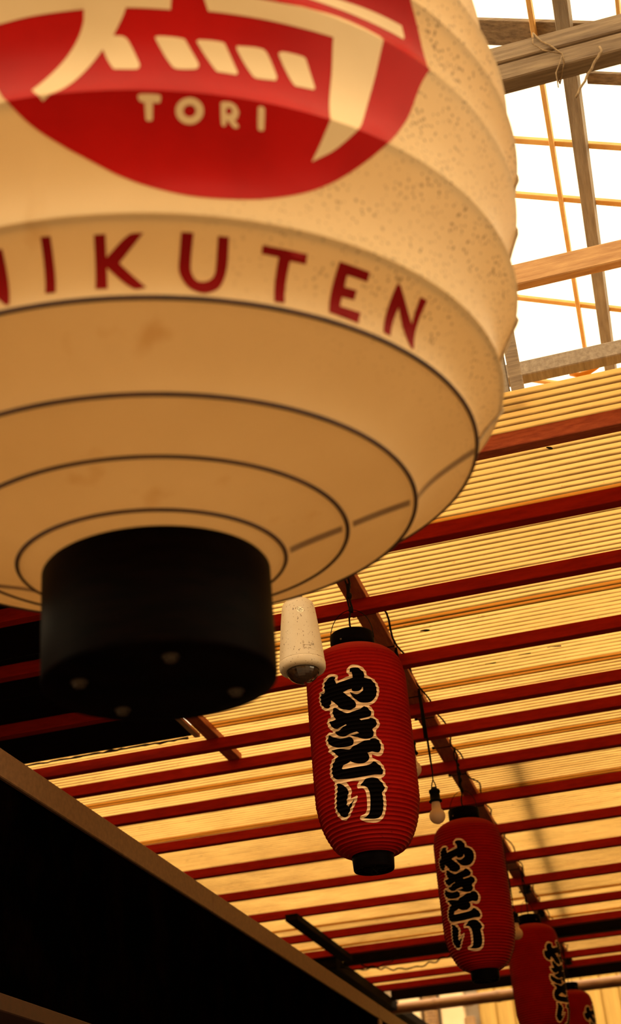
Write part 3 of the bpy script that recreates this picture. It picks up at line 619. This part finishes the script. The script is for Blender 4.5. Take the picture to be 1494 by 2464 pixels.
YAKI = {
  'ya': [(0.0962,0.5026),(0.1011,0.5078),(0.1216,0.5127),(0.1719,0.5148),(0.2395,0.5135),(0.2953,0.5095),(0.3482,0.5015),(0.3770,0.4939),(0.3701,0.4837),(0.4508,0.4799),(0.5260,0.4735),(0.5752,0.4644),(0.5954,0.4500),(0.5784,0.4340),(0.5293,0.4222),(0.4538,0.4134),(0.3645,0.4105),(0.2791,0.4117),(0.1969,0.4174),(0.1441,0.4247),(0.1011,0.4327),(0.0768,0.4404),(0.0602,0.4448),(0.1065,0.4412),(0.1810,0.4373),(0.2392,0.4384),(0.2996,0.4428),(0.3278,0.4491),(0.3201,0.4563),(0.2900,0.4501),(0.2438,0.4455),(0.1856,0.4444),(0.1294,0.4468),(0.1042,0.4499),(0.1120,0.4529),(0.0354,0.4521),(-0.0715,0.4484),(0.0061,0.4370),(0.0783,0.4274),(0.1310,0.4192),(0.1616,0.4101),(0.1543,0.4030),(0.1171,0.3973),(0.0474,0.3940),(-0.0203,0.3954),(-0.1076,0.4000),(-0.1951,0.4093),(-0.2028,0.4138),(-0.3234,0.4320),(-0.3513,0.4252),(-0.3754,0.4162),(-0.4191,0.4145),(-0.4806,0.4172),(-0.5425,0.4245),(-0.5915,0.4348),(-0.6013,0.4498),(-0.5756,0.4631),(-0.5140,0.4608),(-0.4558,0.4643),(-0.4791,0.4716),(-0.4696,0.4843),(-0.4241,0.4939),(-0.3482,0.4986),(-0.2673,0.4993),(-0.2027,0.4962),(-0.2175,0.4867),(-0.1840,0.4753),(-0.0674,0.4788),(0.0549,0.4829),(0.1461,0.4854),(0.1449,0.4942),(0.1349,0.5019)],
  'ki': [(-0.3207,0.4025),(-0.2884,0.4084),(-0.2548,0.4088),(-0.1604,0.3981),(-0.0831,0.3907),(-0.0016,0.3861),(0.0732,0.3889),(0.1711,0.3921),(0.2489,0.3946),(0.3106,0.4014),(0.3561,0.3979),(0.4089,0.3906),(0.4378,0.3835),(0.4329,0.3764),(0.4054,0.3715),(0.3271,0.3690),(0.2019,0.3661),(0.2316,0.3608),(0.3234,0.3634),(0.3919,0.3659),(0.4077,0.3679),(0.4600,0.3665),(0.5050,0.3609),(0.5285,0.3525),(0.5026,0.3440),(0.4288,0.3358),(0.4458,0.3258),(0.4351,0.3174),(0.3931,0.3119),(0.3063,0.3097),(0.2133,0.3114),(0.1034,0.3167),(-0.0068,0.3246),(0.0700,0.3240),(0.1710,0.3259),(0.1306,0.3322),(0.0548,0.3302),(-0.0453,0.3256),(-0.1264,0.3240),(-0.2072,0.3269),(-0.2776,0.3343),(-0.3101,0.3437),(-0.2388,0.3434),(-0.1514,0.3483),(-0.0563,0.3546),(-0.0746,0.3572),(-0.1268,0.3545),(-0.2025,0.3499),(-0.2569,0.3487),(-0.3208,0.3528),(-0.3838,0.3624),(-0.4130,0.3721),(-0.4041,0.3760),(-0.3404,0.3741),(-0.2706,0.3771),(-0.3081,0.3877),(-0.3268,0.3970)],
  'ki_low': [(-0.4999,0.3273),(-0.4801,0.3343),(-0.4420,0.3381),(-0.3794,0.3316),(-0.2830,0.3245),(-0.1902,0.3208),(-0.0886,0.3201),(-0.0277,0.3208),(0.0182,0.3166),(0.0502,0.3081),(0.0458,0.3013),(0.0050,0.2961),(-0.0836,0.2937),(-0.1954,0.2955),(-0.3123,0.2999),(-0.4228,0.3085),(-0.4917,0.3192)],
  'to': [(-0.4322,0.2958),(-0.2676,0.2937),(-0.1313,0.2889),(-0.0444,0.2865),(0.0122,0.2905),(0.1117,0.2969),(0.2415,0.3034),(0.3685,0.3054),(0.3654,0.3085),(0.4142,0.3103),(0.4781,0.3098),(0.5280,0.3037),(0.5591,0.2938),(0.5566,0.2831),(0.5277,0.2738),(0.4873,0.2703),(0.4300,0.2722),(0.3786,0.2742),(0.2869,0.2700),(0.3139,0.2636),(0.3139,0.2560),(0.2779,0.2488),(0.2230,0.2441),(0.1396,0.2434),(0.0572,0.2453),(-0.0036,0.2497),(-0.0494,0.2539),(-0.1125,0.2495),(-0.1944,0.2451),(-0.2388,0.2397),(-0.2117,0.2366),(-0.1223,0.2346),(0.0504,0.2349),(0.1970,0.2361),(0.2919,0.2388),(0.3461,0.2422),(0.3854,0.2462),(0.4312,0.2441),(0.4901,0.2372),(0.5326,0.2290),(0.5536,0.2207),(0.5435,0.2140),(0.5144,0.2106),(0.3871,0.2105),(0.1782,0.2080),(-0.0541,0.2074),(-0.2315,0.2099),(-0.3616,0.2138),(-0.4326,0.2225),(-0.4574,0.2348),(-0.4485,0.2466),(-0.4047,0.2601),(-0.3335,0.2697),(-0.2871,0.2741),(-0.3486,0.2840)],
  'ri_l': [(-0.3685,0.2012),(-0.3299,0.2018),(-0.2670,0.1973),(-0.1932,0.1881),(-0.1457,0.1773),(-0.1497,0.1701),(-0.1763,0.1621),(-0.2034,0.1516),(-0.2179,0.1422),(-0.1940,0.1381),(-0.1328,0.1435),(-0.0455,0.1540),(-0.0927,0.1433),(-0.1722,0.1285),(-0.2405,0.1170),(-0.2985,0.1149),(-0.3498,0.1159),(-0.4063,0.1218),(-0.4333,0.1290),(-0.4656,0.1371),(-0.4394,0.1532),(-0.4096,0.1695),(-0.3750,0.1830),(-0.3651,0.1959)],
  'ri_r': [(0.0991,0.1849),(0.1468,0.1928),(0.2038,0.2001),(0.2787,0.2036),(0.3515,0.2038),(0.4228,0.2005),(0.4924,0.1924),(0.5355,0.1830),(0.5582,0.1750),(0.5384,0.1699),(0.4965,0.1640),(0.5089,0.1529),(0.5162,0.1392),(0.5078,0.1228),(0.4806,0.1109),(0.4205,0.1033),(0.3356,0.1004),(0.2520,0.1006),(0.1586,0.1026),(0.0724,0.1050),(0.1517,0.1072),(0.2098,0.1136),(0.2404,0.1240),(0.2574,0.1403),(0.2630,0.1567),(0.2506,0.1696),(0.2198,0.1780),(0.1711,0.1830)],
  'outline': [(0.0333,0.5049),(0.0466,0.5113),(0.0854,0.5188),(0.1470,0.5226),(0.2253,0.5219),(0.3018,0.5190),(0.3743,0.5105),(0.4166,0.5012),(0.4273,0.4886),(0.5127,0.4830),(0.5874,0.4740),(0.6356,0.4621),(0.6509,0.4477),(0.6228,0.4315),(0.5655,0.4167),(0.4886,0.4070),(0.4075,0.4027),(0.4516,0.3963),(0.4858,0.3892),(0.4945,0.3807),(0.4786,0.3721),(0.5289,0.3666),(0.5728,0.3584),(0.5868,0.3500),(0.5602,0.3414),(0.4984,0.3314),(0.4932,0.3174),(0.4879,0.3160),(0.5529,0.3077),(0.6006,0.2971),(0.6240,0.2866),(0.6054,0.2742),(0.5648,0.2647),(0.4965,0.2607),(0.4341,0.2630),(0.3731,0.2663),(0.3684,0.2564),(0.4371,0.2524),(0.5172,0.2448),(0.5749,0.2344),(0.5989,0.2225),(0.5917,0.2120),(0.5546,0.2052),(0.4928,0.2017),(0.5466,0.1920),(0.5863,0.1846),(0.6157,0.1775),(0.5994,0.1694),(0.5561,0.1627),(0.5701,0.1503),(0.5783,0.1338),(0.5572,0.1160),(0.5180,0.1031),(0.4442,0.0955),(0.3442,0.0920),(0.2217,0.0929),(0.1029,0.0961),(0.0138,0.1020),(0.0022,0.1061),(0.0381,0.1100),(0.1252,0.1146),(0.1718,0.1221),(0.1906,0.1383),(0.1948,0.1575),(0.1822,0.1690),(0.1453,0.1761),(0.0515,0.1777),(0.0317,0.1825),(0.0503,0.1902),(0.0819,0.1972),(-0.0607,0.1992),(-0.1663,0.1991),(-0.1139,0.1881),(-0.0746,0.1754),(-0.0914,0.1686),(-0.1219,0.1558),(-0.0507,0.1590),(0.0071,0.1619),(0.0254,0.1588),(-0.0008,0.1496),(-0.0661,0.1371),(-0.1431,0.1236),(-0.2122,0.1130),(-0.3089,0.1068),(-0.3982,0.1098),(-0.4494,0.1161),(-0.4939,0.1253),(-0.5102,0.1372),(-0.4958,0.1524),(-0.4555,0.1712),(-0.4324,0.1850),(-0.4277,0.2011),(-0.4197,0.2082),(-0.4773,0.2179),(-0.5120,0.2284),(-0.5085,0.2419),(-0.4892,0.2574),(-0.4395,0.2676),(-0.3738,0.2758),(-0.4273,0.2840),(-0.5241,0.2966),(-0.4772,0.3007),(-0.5272,0.3114),(-0.5542,0.3251),(-0.5457,0.3356),(-0.5095,0.3434),(-0.4428,0.3464),(-0.3713,0.3430),(-0.3622,0.3466),(-0.4360,0.3575),(-0.4717,0.3689),(-0.4707,0.3789),(-0.4288,0.3841),(-0.3691,0.3830),(-0.3892,0.3967),(-0.3891,0.4053),(-0.4864,0.4096),(-0.5749,0.4195),(-0.6302,0.4339),(-0.6469,0.4507),(-0.6272,0.4643),(-0.5845,0.4701),(-0.5357,0.4684),(-0.5262,0.4841),(-0.4796,0.4980),(-0.4064,0.5065),(-0.3211,0.5090),(-0.2312,0.5063),(-0.1477,0.4997),(-0.1625,0.4840),(-0.0421,0.4868),(0.0796,0.4911),(0.0731,0.4964),(0.0411,0.5009)],
}

ca, cz, cr = -0.56975/0.54, 2.95369, 0.2816
disc = list(DISC_EDGE)
a_end = math.atan2(disc[-1][1]-cz, (disc[-1][0]-ca)*0.54); a_st = math.atan2(disc[0][1]-cz, (disc[0][0]-ca)*0.54)
if a_st < 0: a_st += 2*pi
K = 30
for k in range(1, K):
    t = a_end+(a_st-a_end)*k/K
    disc.append((ca+cr*cos(t)/0.54, cz+cr*sin(t)))
rel = lambda P: [(a, z-BZ) for a, z in P]
logo = printed('logo_disc', [rel(disc)], rfb, 0.54, 0.0007, zl, rad(3), 'logo_red', cl, creases=ring_z)
for nm, keys in [('logo_stroke', ['left_stroke']), ('logo_stroke', ['right_stroke']), ('logo_stroke', ['upper_stripe']), ('logo_bar', ['d1']), ('logo_bar', ['d2']), ('logo_bar', ['d3']), ('logo_bar', ['d4']),
                 ('letter_t', ['t']), ('letter_o', ['o', 'o_h']), ('letter_r', ['r', 'r_h']), ('letter_i', ['i'])]:
    o = printed(nm, [rel(LOGO[k]) for k in keys], rfb, 0.54, 0.0013, zl, rad(3), 'logo_cream', cl, creases=ring_z)
for nm, k in [('letter_n', 'N1'), ('letter_i', 'I'), ('letter_k', 'K'), ('letter_u', 'U'), ('letter_t', 'T'), ('letter_e', 'E'), ('letter_n', 'N2')]:
    o = printed(nm, [rel(LOGO[k])], rfb, 0.54, 0.0008, zl, rad(3), 'letter_red', cl, creases=ring_z)

# ------------------------------------------------------------------ red paper lanterns
LB = 2.503
LPROF = [(2.541,.056),(2.545,.070),(2.560,.095),(2.585,.112),(2.620,.127),(2.665,.137),(2.72,.1405),(3.00,.1405),(3.05,.137),(3.085,.127),(3.108,.105),(3.120,.080),(3.124,.062)]
# arc-length samples, one rib every 9.2 mm
def lan_samples():
    P = [Vector((r, z-LB)) for z, r in LPROF]
    # densify with a smooth curve
    Q = []
    for i in range(len(P)-1):
        p0, p1, p2, p3 = P[max(0, i-1)], P[i], P[i+1], P[min(len(P)-1, i+2)]
        for k in range(12):
            t = k/12; Q.append(0.5*((2*p1)+(p2-p0)*t+(2*p0-5*p1+4*p2-p3)*t*t+(3*p1-p0-3*p2+p3)*t**3))
    Q.append(P[-1]); L_ = [0]
    for a, b in zip(Q, Q[1:]): L_.append(L_[-1]+(b-a).length)
    tot = L_[-1]; n = 57; out = []
    def at(s):
        for i in range(len(Q)-1):
            if L_[i+1] >= s: return Q[i].lerp(Q[i+1], (s-L_[i])/max(1e-9, L_[i+1]-L_[i]))
        return Q[-1]
    for i in range(n*4+1):
        s = tot*i/(n*4); p = at(s); q = at(min(tot, s+0.001)); q0 = at(max(0, s-0.001)); t = (q-q0).normalized()
        nrm = Vector((t.y, -t.x)); f = (i % 4)/4.0
        sag = 0.0044*sin(pi*f)
        out.append((p-nrm*sag, i % 4 == 0))
    return out
LS = lan_samples()
lz = [p.y for p, s in LS]; lr = [p.x for p, s in LS]
def lan_r(z):
    if z <= lz[0]: return lr[0]
    for i in range(len(lz)-1):
        if lz[i] <= z <= lz[i+1]:
            t = (z-lz[i])/max(1e-9, lz[i+1]-lz[i]); return lr[i]+(lr[i+1]-lr[i])*t
    return lr[-1]
protos = {}
def paper_lantern(loc, rz, label, cap_r=0.060):
    root = empty('paper_lantern', loc, rz); tag(root, label, 'lantern', 'red paper lanterns hung in a row under the canopy')
    if not protos:
        body = lathe('paper_body', [(p.x, p.y) for p, s in LS], 'red_paper', root, 96)
        me = body.data; sh = {round(p.y, 5) for p, s in LS if s}
        zs = [round(v.co.z, 5) for v in me.vertices]; flags = []
        shs = set()
        for v, z in zip(me.vertices, zs):
            pass
        row_sharp = [s for p, s in LS]
        flags = []
        for e in me.edges:
            i0, i1 = e.vertices[0]//96, e.vertices[1]//96
            flags.append(i0 == i1 and row_sharp[i0])
        me.edges.foreach_set('use_edge_sharp', flags)
        protos['body'] = body
        zl2 = [z for i, z in enumerate(lz)]
        o = printed('lettering_outline', [[(a-pi/2, z) for a, z in YAKI['outline']]], lan_r, 0.14, 0.0006, zl2, rad(4), 'letter_cream', root); protos['outline'] = o
        protos['glyphs'] = []
        for nm, k in [('character_ya', 'ya'), ('character_ki', 'ki'), ('character_ki_tail', 'ki_low'), ('character_to', 'to'), ('character_ri', 'ri_l'), ('character_ri_stroke', 'ri_r')]:
            protos['glyphs'].append(printed(nm, [[(a-pi/2, z) for a, z in YAKI[k]]], lan_r, 0.14, 0.0011, zl2, rad(4), 'letter_black', o))
        # caps
        protos['top'] = lathe('top_cap', [(0.057, 0.612), (0.0625, 0.614), (0.0628, 0.668), (0.0615, 0.672), (0.0590, 0.672), (0.0585, 0.620)], 'black_lacquer', root, 64)
        protos['bot'] = lathe('bottom_cap', [(0.0545, 0.047), (0.0560, 0.045), (0.0535, 0.0035), (0.0520, 0.0), (0.0485, 0.0), (0.0480, 0.004), (0.0510, 0.044)], 'black_lacquer', root, 64)
        bm = bmesh.new()   # candle plate and cross wires inside the bottom ring
        bm_tube(bm, [(-0.049, 0, 0.004), (0.049, 0, 0.004)], 0.0022, 6); bm_tube(bm, [(0, -0.049, 0.004), (0, 0.049, 0.004)], 0.0022, 6)
        for a in (45, 135, 225, 315):
            c_ = Vector((0.024*cos(rad(a)), 0.024*sin(rad(a)), 0.006)); bm_tube(bm, [c_+Vector((0.012*cos(2*pi*k/12), 0.012*sin(2*pi*k/12), 0)) for k in range(13)], 0.0018, 5)
        bm_tube(bm, [(0.008*cos(2*pi*k/16), 0, -0.004+0.008*sin(2*pi*k/16)) for k in range(17)], 0.0012, 5)
        bmesh.ops.create_cone(bm, cap_ends=True, segments=20, radius1=0.012, radius2=0.012, depth=0.003, matrix=Matrix.Translation((0, 0, 0.007)))
        protos['wire'] = link_mesh('bottom_wire_cross', bm, 'black_wire', protos['bot'], True)
        hp = [(0.0632*cos(pi*k/28), 0, 0.655+0.098*sin(pi*k/28)**0.85) for k in range(29)]
        protos['handle'] = tube('wire_handle', hp, 0.0013, 'black_wire', root, 5)
        rv = bmesh.new(); bmesh.ops.create_uvsphere(rv, u_segments=10, v_segments=6, radius=0.0032)
        rivet = link_mesh('rivet', rv, 'bolt_metal', protos['top']); rivet.location = (0.0626*cos(rad(-108)), 0.0626*sin(rad(-108)), 0.640); protos['rivet'] = rivet
    else:
        inst(protos['body'], 'paper_body', root)
        o = inst(protos['outline'], 'lettering_outline', root)
        for g in protos['glyphs']: inst(g, g.name.split('.')[0], o)
        t = inst(protos['top'], 'top_cap', root); inst(protos['rivet'], 'rivet', t)
        bt = inst(protos['bot'], 'bottom_cap', root); inst(protos['wire'], 'bottom_wire_cross', bt)
        inst(protos['handle'], 'wire_handle', root)
    # cord up to the purlin
    bm = bmesh.new(); H = 3.47-loc[2]; dx = (-0.742-loc[0])
    c_, s_ = cos(-rz), sin(-rz); ex, ey = dx*c_, dx*s_
    q = [(0.003*sin(k*1.9)+ex*(k/14.0)**3*0.2, 0.003*cos(k*1.3)+ey*(k/14.0)**3*0.2, 0.66+(H-0.66)*k/14.0) for k in range(15)]
    bm_tube(bm, q, 0.0028, 6)
    q = [(0.006+0.003*sin(k*1.1+1)+ex*(k/14.0)**3*0.2, 0.004*sin(k*2.3), 0.745+(H-0.745)*k/14.0) for k in range(15)]
    bm_tube(bm, q, 0.0034, 6)
    for zk, rr in ((0.755, 0.007), (0.80, 0.008), (0.83, 0.007), (0.865, 0.006)):
        bmesh.ops.create_uvsphere(bm, u_segments=8, v_segments=6, radius=rr, matrix=Matrix.Translation((0.004, 0.002, zk)) @ Matrix.Diagonal((1, 1, 1.5, 1)))
    link_mesh('hanging_cord', bm, 'black_wire', root, True)
    return root
paper_lantern((-0.701, 3.361, LB), 0, 'nearest red paper lantern, large black and cream characters facing the viewer')
paper_lantern((-0.705, 5.27, 2.535), rad(-19), 'second red paper lantern, hanging lower right behind the first')
paper_lantern((-0.703, 7.295, 2.525), rad(62), 'third red paper lantern, lettering turned right, partly behind the second')
paper_lantern((-0.705, 9.35, 2.505), rad(69), 'farthest red paper lantern at the bottom right edge')

# ------------------------------------------------------------------ light bulbs on cords
bproto = {}
def bulb(x, y, z, label):
    root = empty('light_bulb', (x, y, z-0.03)); tag(root, label, 'light bulb', 'bare bulbs on cords along the purlin')
    R = 0.0285; pr = [(0.0, 0.0)]
    for k in range(1, 15):
        a = -pi/2+pi*0.80*k/14.0; pr.append((R*cos(a), R+R*sin(a)))
    pr += [(0.0165, 0.060), (0.0150, 0.072), (0.0145, 0.082)]
    if not bproto:
        bproto['g'] = lathe('glass_bulb', pr, 'bulb_glass', root, 32)
        bproto['s'] = lathe('socket', [(0.0, 0.078), (0.019, 0.078), (0.0235, 0.080), (0.0235, 0.084), (0.0185, 0.088), (0.0175, 0.112), (0.0200, 0.114), (0.0195, 0.122), (0.013, 0.126), (0.009, 0.133), (0.0, 0.134)], 'black_matt', root, 28)
    else:
        inst(bproto['g'], 'glass_bulb', root); inst(bproto['s'], 'socket', root)
    top = 3.47-(z-0.03)
    bm = bmesh.new()
    bm_tube(bm, [(-0.009, 0, 0.126), (-0.006, 0, 0.145), (0, 0, 0.162), (0.001, 0, 0.19), (-0.003, 0.003, 0.26), (-0.006, 0, top*0.8), (-0.012, 0, top)], 0.0022, 6)
    bm_tube(bm, [(0.009, 0, 0.126), (0.006, 0, 0.145), (0, 0, 0.162), (0.002, 0, 0.19), (0.002, -0.003, 0.26), (-0.003, 0, top*0.8), (-0.008, 0, top)], 0.0022, 6)
    bm_tube(bm, [(-0.010, 0.002, top*0.62), (-0.011, 0.002, top*0.8), (-0.012, 0, top*0.98)], 0.0048, 6)
    link_mesh('cord', bm, 'black_wire', root, True)
bulb(-0.703, 4.551, 2.983, 'bare frosted bulb hanging between the first and second red lanterns')
bulb(-0.703, 4.150, 3.029, 'bulb mostly hidden behind the right side of the nearest lantern')
bulb(-0.703, 6.600, 2.972, 'bulb partly hidden behind the right side of the second lantern')

# ------------------------------------------------------------------ motion sensor
SX, SY, SZ = -0.748, 2.950, 2.908
sens = empty('motion_sensor', (SX, SY, SZ)); tag(sens, 'speckled white tapered motion sensor with dark dome beside the black collar', 'sensor')
lathe('housing', [(0.0575, 0.026), (0.0570, 0.030), (0.0545, 0.060), (0.0500, 0.110), (0.0450, 0.155), (0.0425, 0.176), (0.0395, 0.187), (0.032, 0.195), (0.018, 0.199), (0.0, 0.200)], 'sensor_plastic', sens, 64)
lathe('rim', [(0.040, 0.003), (0.048, 0.000), (0.055, 0.003), (0.0582, 0.009), (0.0585, 0.022), (0.0575, 0.0255), (0.050, 0.0255)], 'sensor_plastic', sens, 64)
bm = bmesh.new(); dp = [(0.042*cos(a), 0.005-0.034*sin(a)) for a in [rad(5+85*k/8) for k in range(8)]]; dp = [(r, z) for r, z in dp] + [(0.0005, -0.029)]
bm_lathe(bm, list(reversed(dp)), 22)
link_mesh('lens_dome', bm, 'lens_dome', sens, False)
tube('stem', [(0, 0.01, 0.195), (0, 0.01, 0.3), (0, 0.01, 3.4240-SZ)], 0.010, 'sensor_plastic', sens, 12)
def srf(z):
    P = [(0.030, 0.0570), (0.060, 0.0545), (0.110, 0.0500), (0.155, 0.0450), (0.176, 0.0425)]
    for (a, ra), (b_, rb) in zip(P, P[1:]):
        if a <= z <= b_: return ra+(rb-ra)*(z-a)/(b_-a)
    return P[0][1] if z < P[0][0] else P[-1][1]
zq = [0.03+0.01*k for k in range(14)]
SA = math.atan2(-SY, -SX)      # towards the alley entrance
def srect(a0, a1, z0, z1): return [(SA+rad(a0), z0), (SA+rad(a1), z0), (SA+rad(a1), z1), (SA+rad(a0), z1)]
qc = [(SA+rad(6)+0.19*cos(2*pi*k/20), 0.152+0.0085*sin(2*pi*k/20)) for k in range(20)]
st = printed('quality_sticker', [qc], srf, 0.042, 0.0005, zq, rad(6), 'sticker', sens)
def text_on(txt, a_c, z_c, size, mat, parent, nm):
    cu = bpy.data.curves.new('tmp_text', 'FONT'); cu.body = txt; cu.size = size; cu.align_x = 'CENTER'; cu.align_y = 'CENTER'; cu.resolution_u = 4
    ob = bpy.data.objects.new('tmp_text', cu); col.objects.link(ob)
    dg = bpy.context.evaluated_depsgraph_get(); me = bpy.data.meshes.new_from_object(ob.evaluated_get(dg))
    bpy.data.objects.remove(ob, do_unlink=True)
    for v in me.vertices:
        z = z_c+v.co.y; r = srf(z)+0.0010; a = a_c+v.co.x/r
        v.co = Vector((r*cos(a), r*sin(a), z))
    me.materials.clear(); me.materials.append(MATS[mat]); me.name = nm
    o = bpy.data.objects.new(nm, me); col.objects.link(o); o.parent = parent
    return o
text_on('QC', SA+rad(6), 0.1535, 0.0100, 'print_dark', sens, 'sticker_text')
printed('sticker_underline', [srect(1, 11, 0.1462, 0.1472)], srf, 0.042, 0.0010, zq, rad(6), 'print_dark', sens, False)
lab = printed('rating_label', [srect(4, 36, 0.0385, 0.0625)], srf, 0.055, 0.0004, zq, rad(6), 'sensor_plastic', sens, False)
for k, (a0, a1, z) in enumerate([(5, 34, 0.0612), (5, 24, 0.0580), (5, 24, 0.0552), (5, 26, 0.0505), (5, 26, 0.0478), (6, 14, 0.0425), (18, 26, 0.0425)]):
    printed('label_line', [srect(a0, a1, z-0.0007, z+0.0007)], srf, 0.055, 0.0009, zq, rad(6), 'print_grey', lab, False)
text_on('CE', SA+rad(31), 0.0535, 0.0075, 'print_dark', lab, 'label_mark')

# ------------------------------------------------------------------ black sign box along the left
SGX = -1.70
sg = empty('sign_box', (SGX-0.12, 6.0, 2.30)); SO = (SGX-0.12, 6.0, 2.30); tag(sg, 'long black sign box with a tan metal top rail along the left', 'sign')
Z1, Z0, Y0, Y1 = 2.951, 2.302, 1.7, 11.5
box('sign_panel', SGX-0.22, SGX-0.012, Y0, Y1, Z0-0.02, Z1-0.01, 'ribbed_black_panel', sg, 0.002, SO)
for ya, yb in ((Y0, 4.985), (4.988, 7.885), (7.888, Y1)):
    box('top_rail', SGX-0.23, SGX, ya, yb, Z1-0.083, Z1, 'sign_frame', sg, 0.003, SO)
box('bottom_rail', SGX-0.23, SGX-0.002, Y0, Y1, Z0-0.045, Z0, 'sign_frame_dark', sg, 0.003, SO)
for y in (1.7, 7.885):
    box('post', SGX-0.06, SGX-0.001, y, y+0.085, Z0, Z1-0.083, 'sign_frame', sg, 0.003, SO)
for y in (2.2, 5.0, 8.5, 11.0):
    box('wall_bracket', -2.752, SGX-0.215, y, y+0.05, 2.6, 2.64, 'sign_frame_dark', sg, 0.002, SO)

# ------------------------------------------------------------------ far end: bamboo pole, building, wire
bp = empty('bamboo_pole', (-0.2, 10.66-CO[1], 3.37-CO[2])); bp.parent = ceiling
for k in range(10):
    x0 = -2.35+k*0.5
    bm = bmesh.new(); bm_tube(bm, [(x0+0.2, 0, 0), (x0+0.206, 0, 0), (x0+0.23, 0, 0), (x0+0.45, 0, 0), (x0+0.676, 0, 0), (x0+0.692, 0, 0), (x0+0.699, 0, 0)], 0.042, 20, radii=[0.045, 0.046, 0.042, 0.041, 0.042, 0.045, 0.046])
    link_mesh('bamboo_section', bm, 'bamboo', bp, True)
bd = empty('far_building', (0, 14, 0)); tag(bd, 'cream building with yellow vertical siding at the end of the alley', 'building')
box('building_mass', -6, 6, 14.05, 18, 0, 5.2, 'stucco', bd, 0.01, (0, 14, 0))
pr0 = box('siding_board', 0, 0.171, -0.02, 0.045, 0.3, 4.6, 'siding', bd, 0.012); pr0.location = (-1.98, 0, 0)
for k in range(1, 34):
    inst(pr0, 'siding_board', bd, (-1.98+0.176*k, 0.004*(k % 3), 0))
for x0, x1 in ((-2.78, -2.56), (-2.36, -2.12), (-3.3, -2.95)):
    box('pale_panel', x0, x1, 13.90, 14.045, 1.0, 4.5, 'pale_panel', bd, 0.012, (0, 14, 0))
dct = []
for k in range(40): dct += [(0.062, k*0.03), (0.075, k*0.03+0.012), (0.062, k*0.03+0.028)]
d_ = lathe('corrugated_duct', dct, 'duct', bd, 28); d_.location = (-2.455, -0.11, 3.0)
for k in range(8):
    box('rung', -2.90, -2.77, 13.86, 13.885, 3.2+0.085*k, 3.222+0.085*k, 'pale_panel', bd, 0.004, (0, 14, 0))
for k in range(3):
    box('pipe_clip', -2.12, -2.02, 13.88, 13.93, 3.45+0.2*k, 3.55+0.2*k, 'duct', bd, 0.01, (0, 14, 0))
bm = bmesh.new()
for ph in (0, pi):
    bm_tube(bm, [(-0.40-0.15*(k/40.0)**1.5+0.012*cos(k*0.9+ph), 10.9+0.012*sin(k*0.9+ph), 3.55-0.030*k) for k in range(41)], 0.008, 6)
o = link_mesh('twisted_cable', bm, 'twine', None, True); tag(o, 'pale twisted cable hanging at the far right in front of the siding', 'cable')
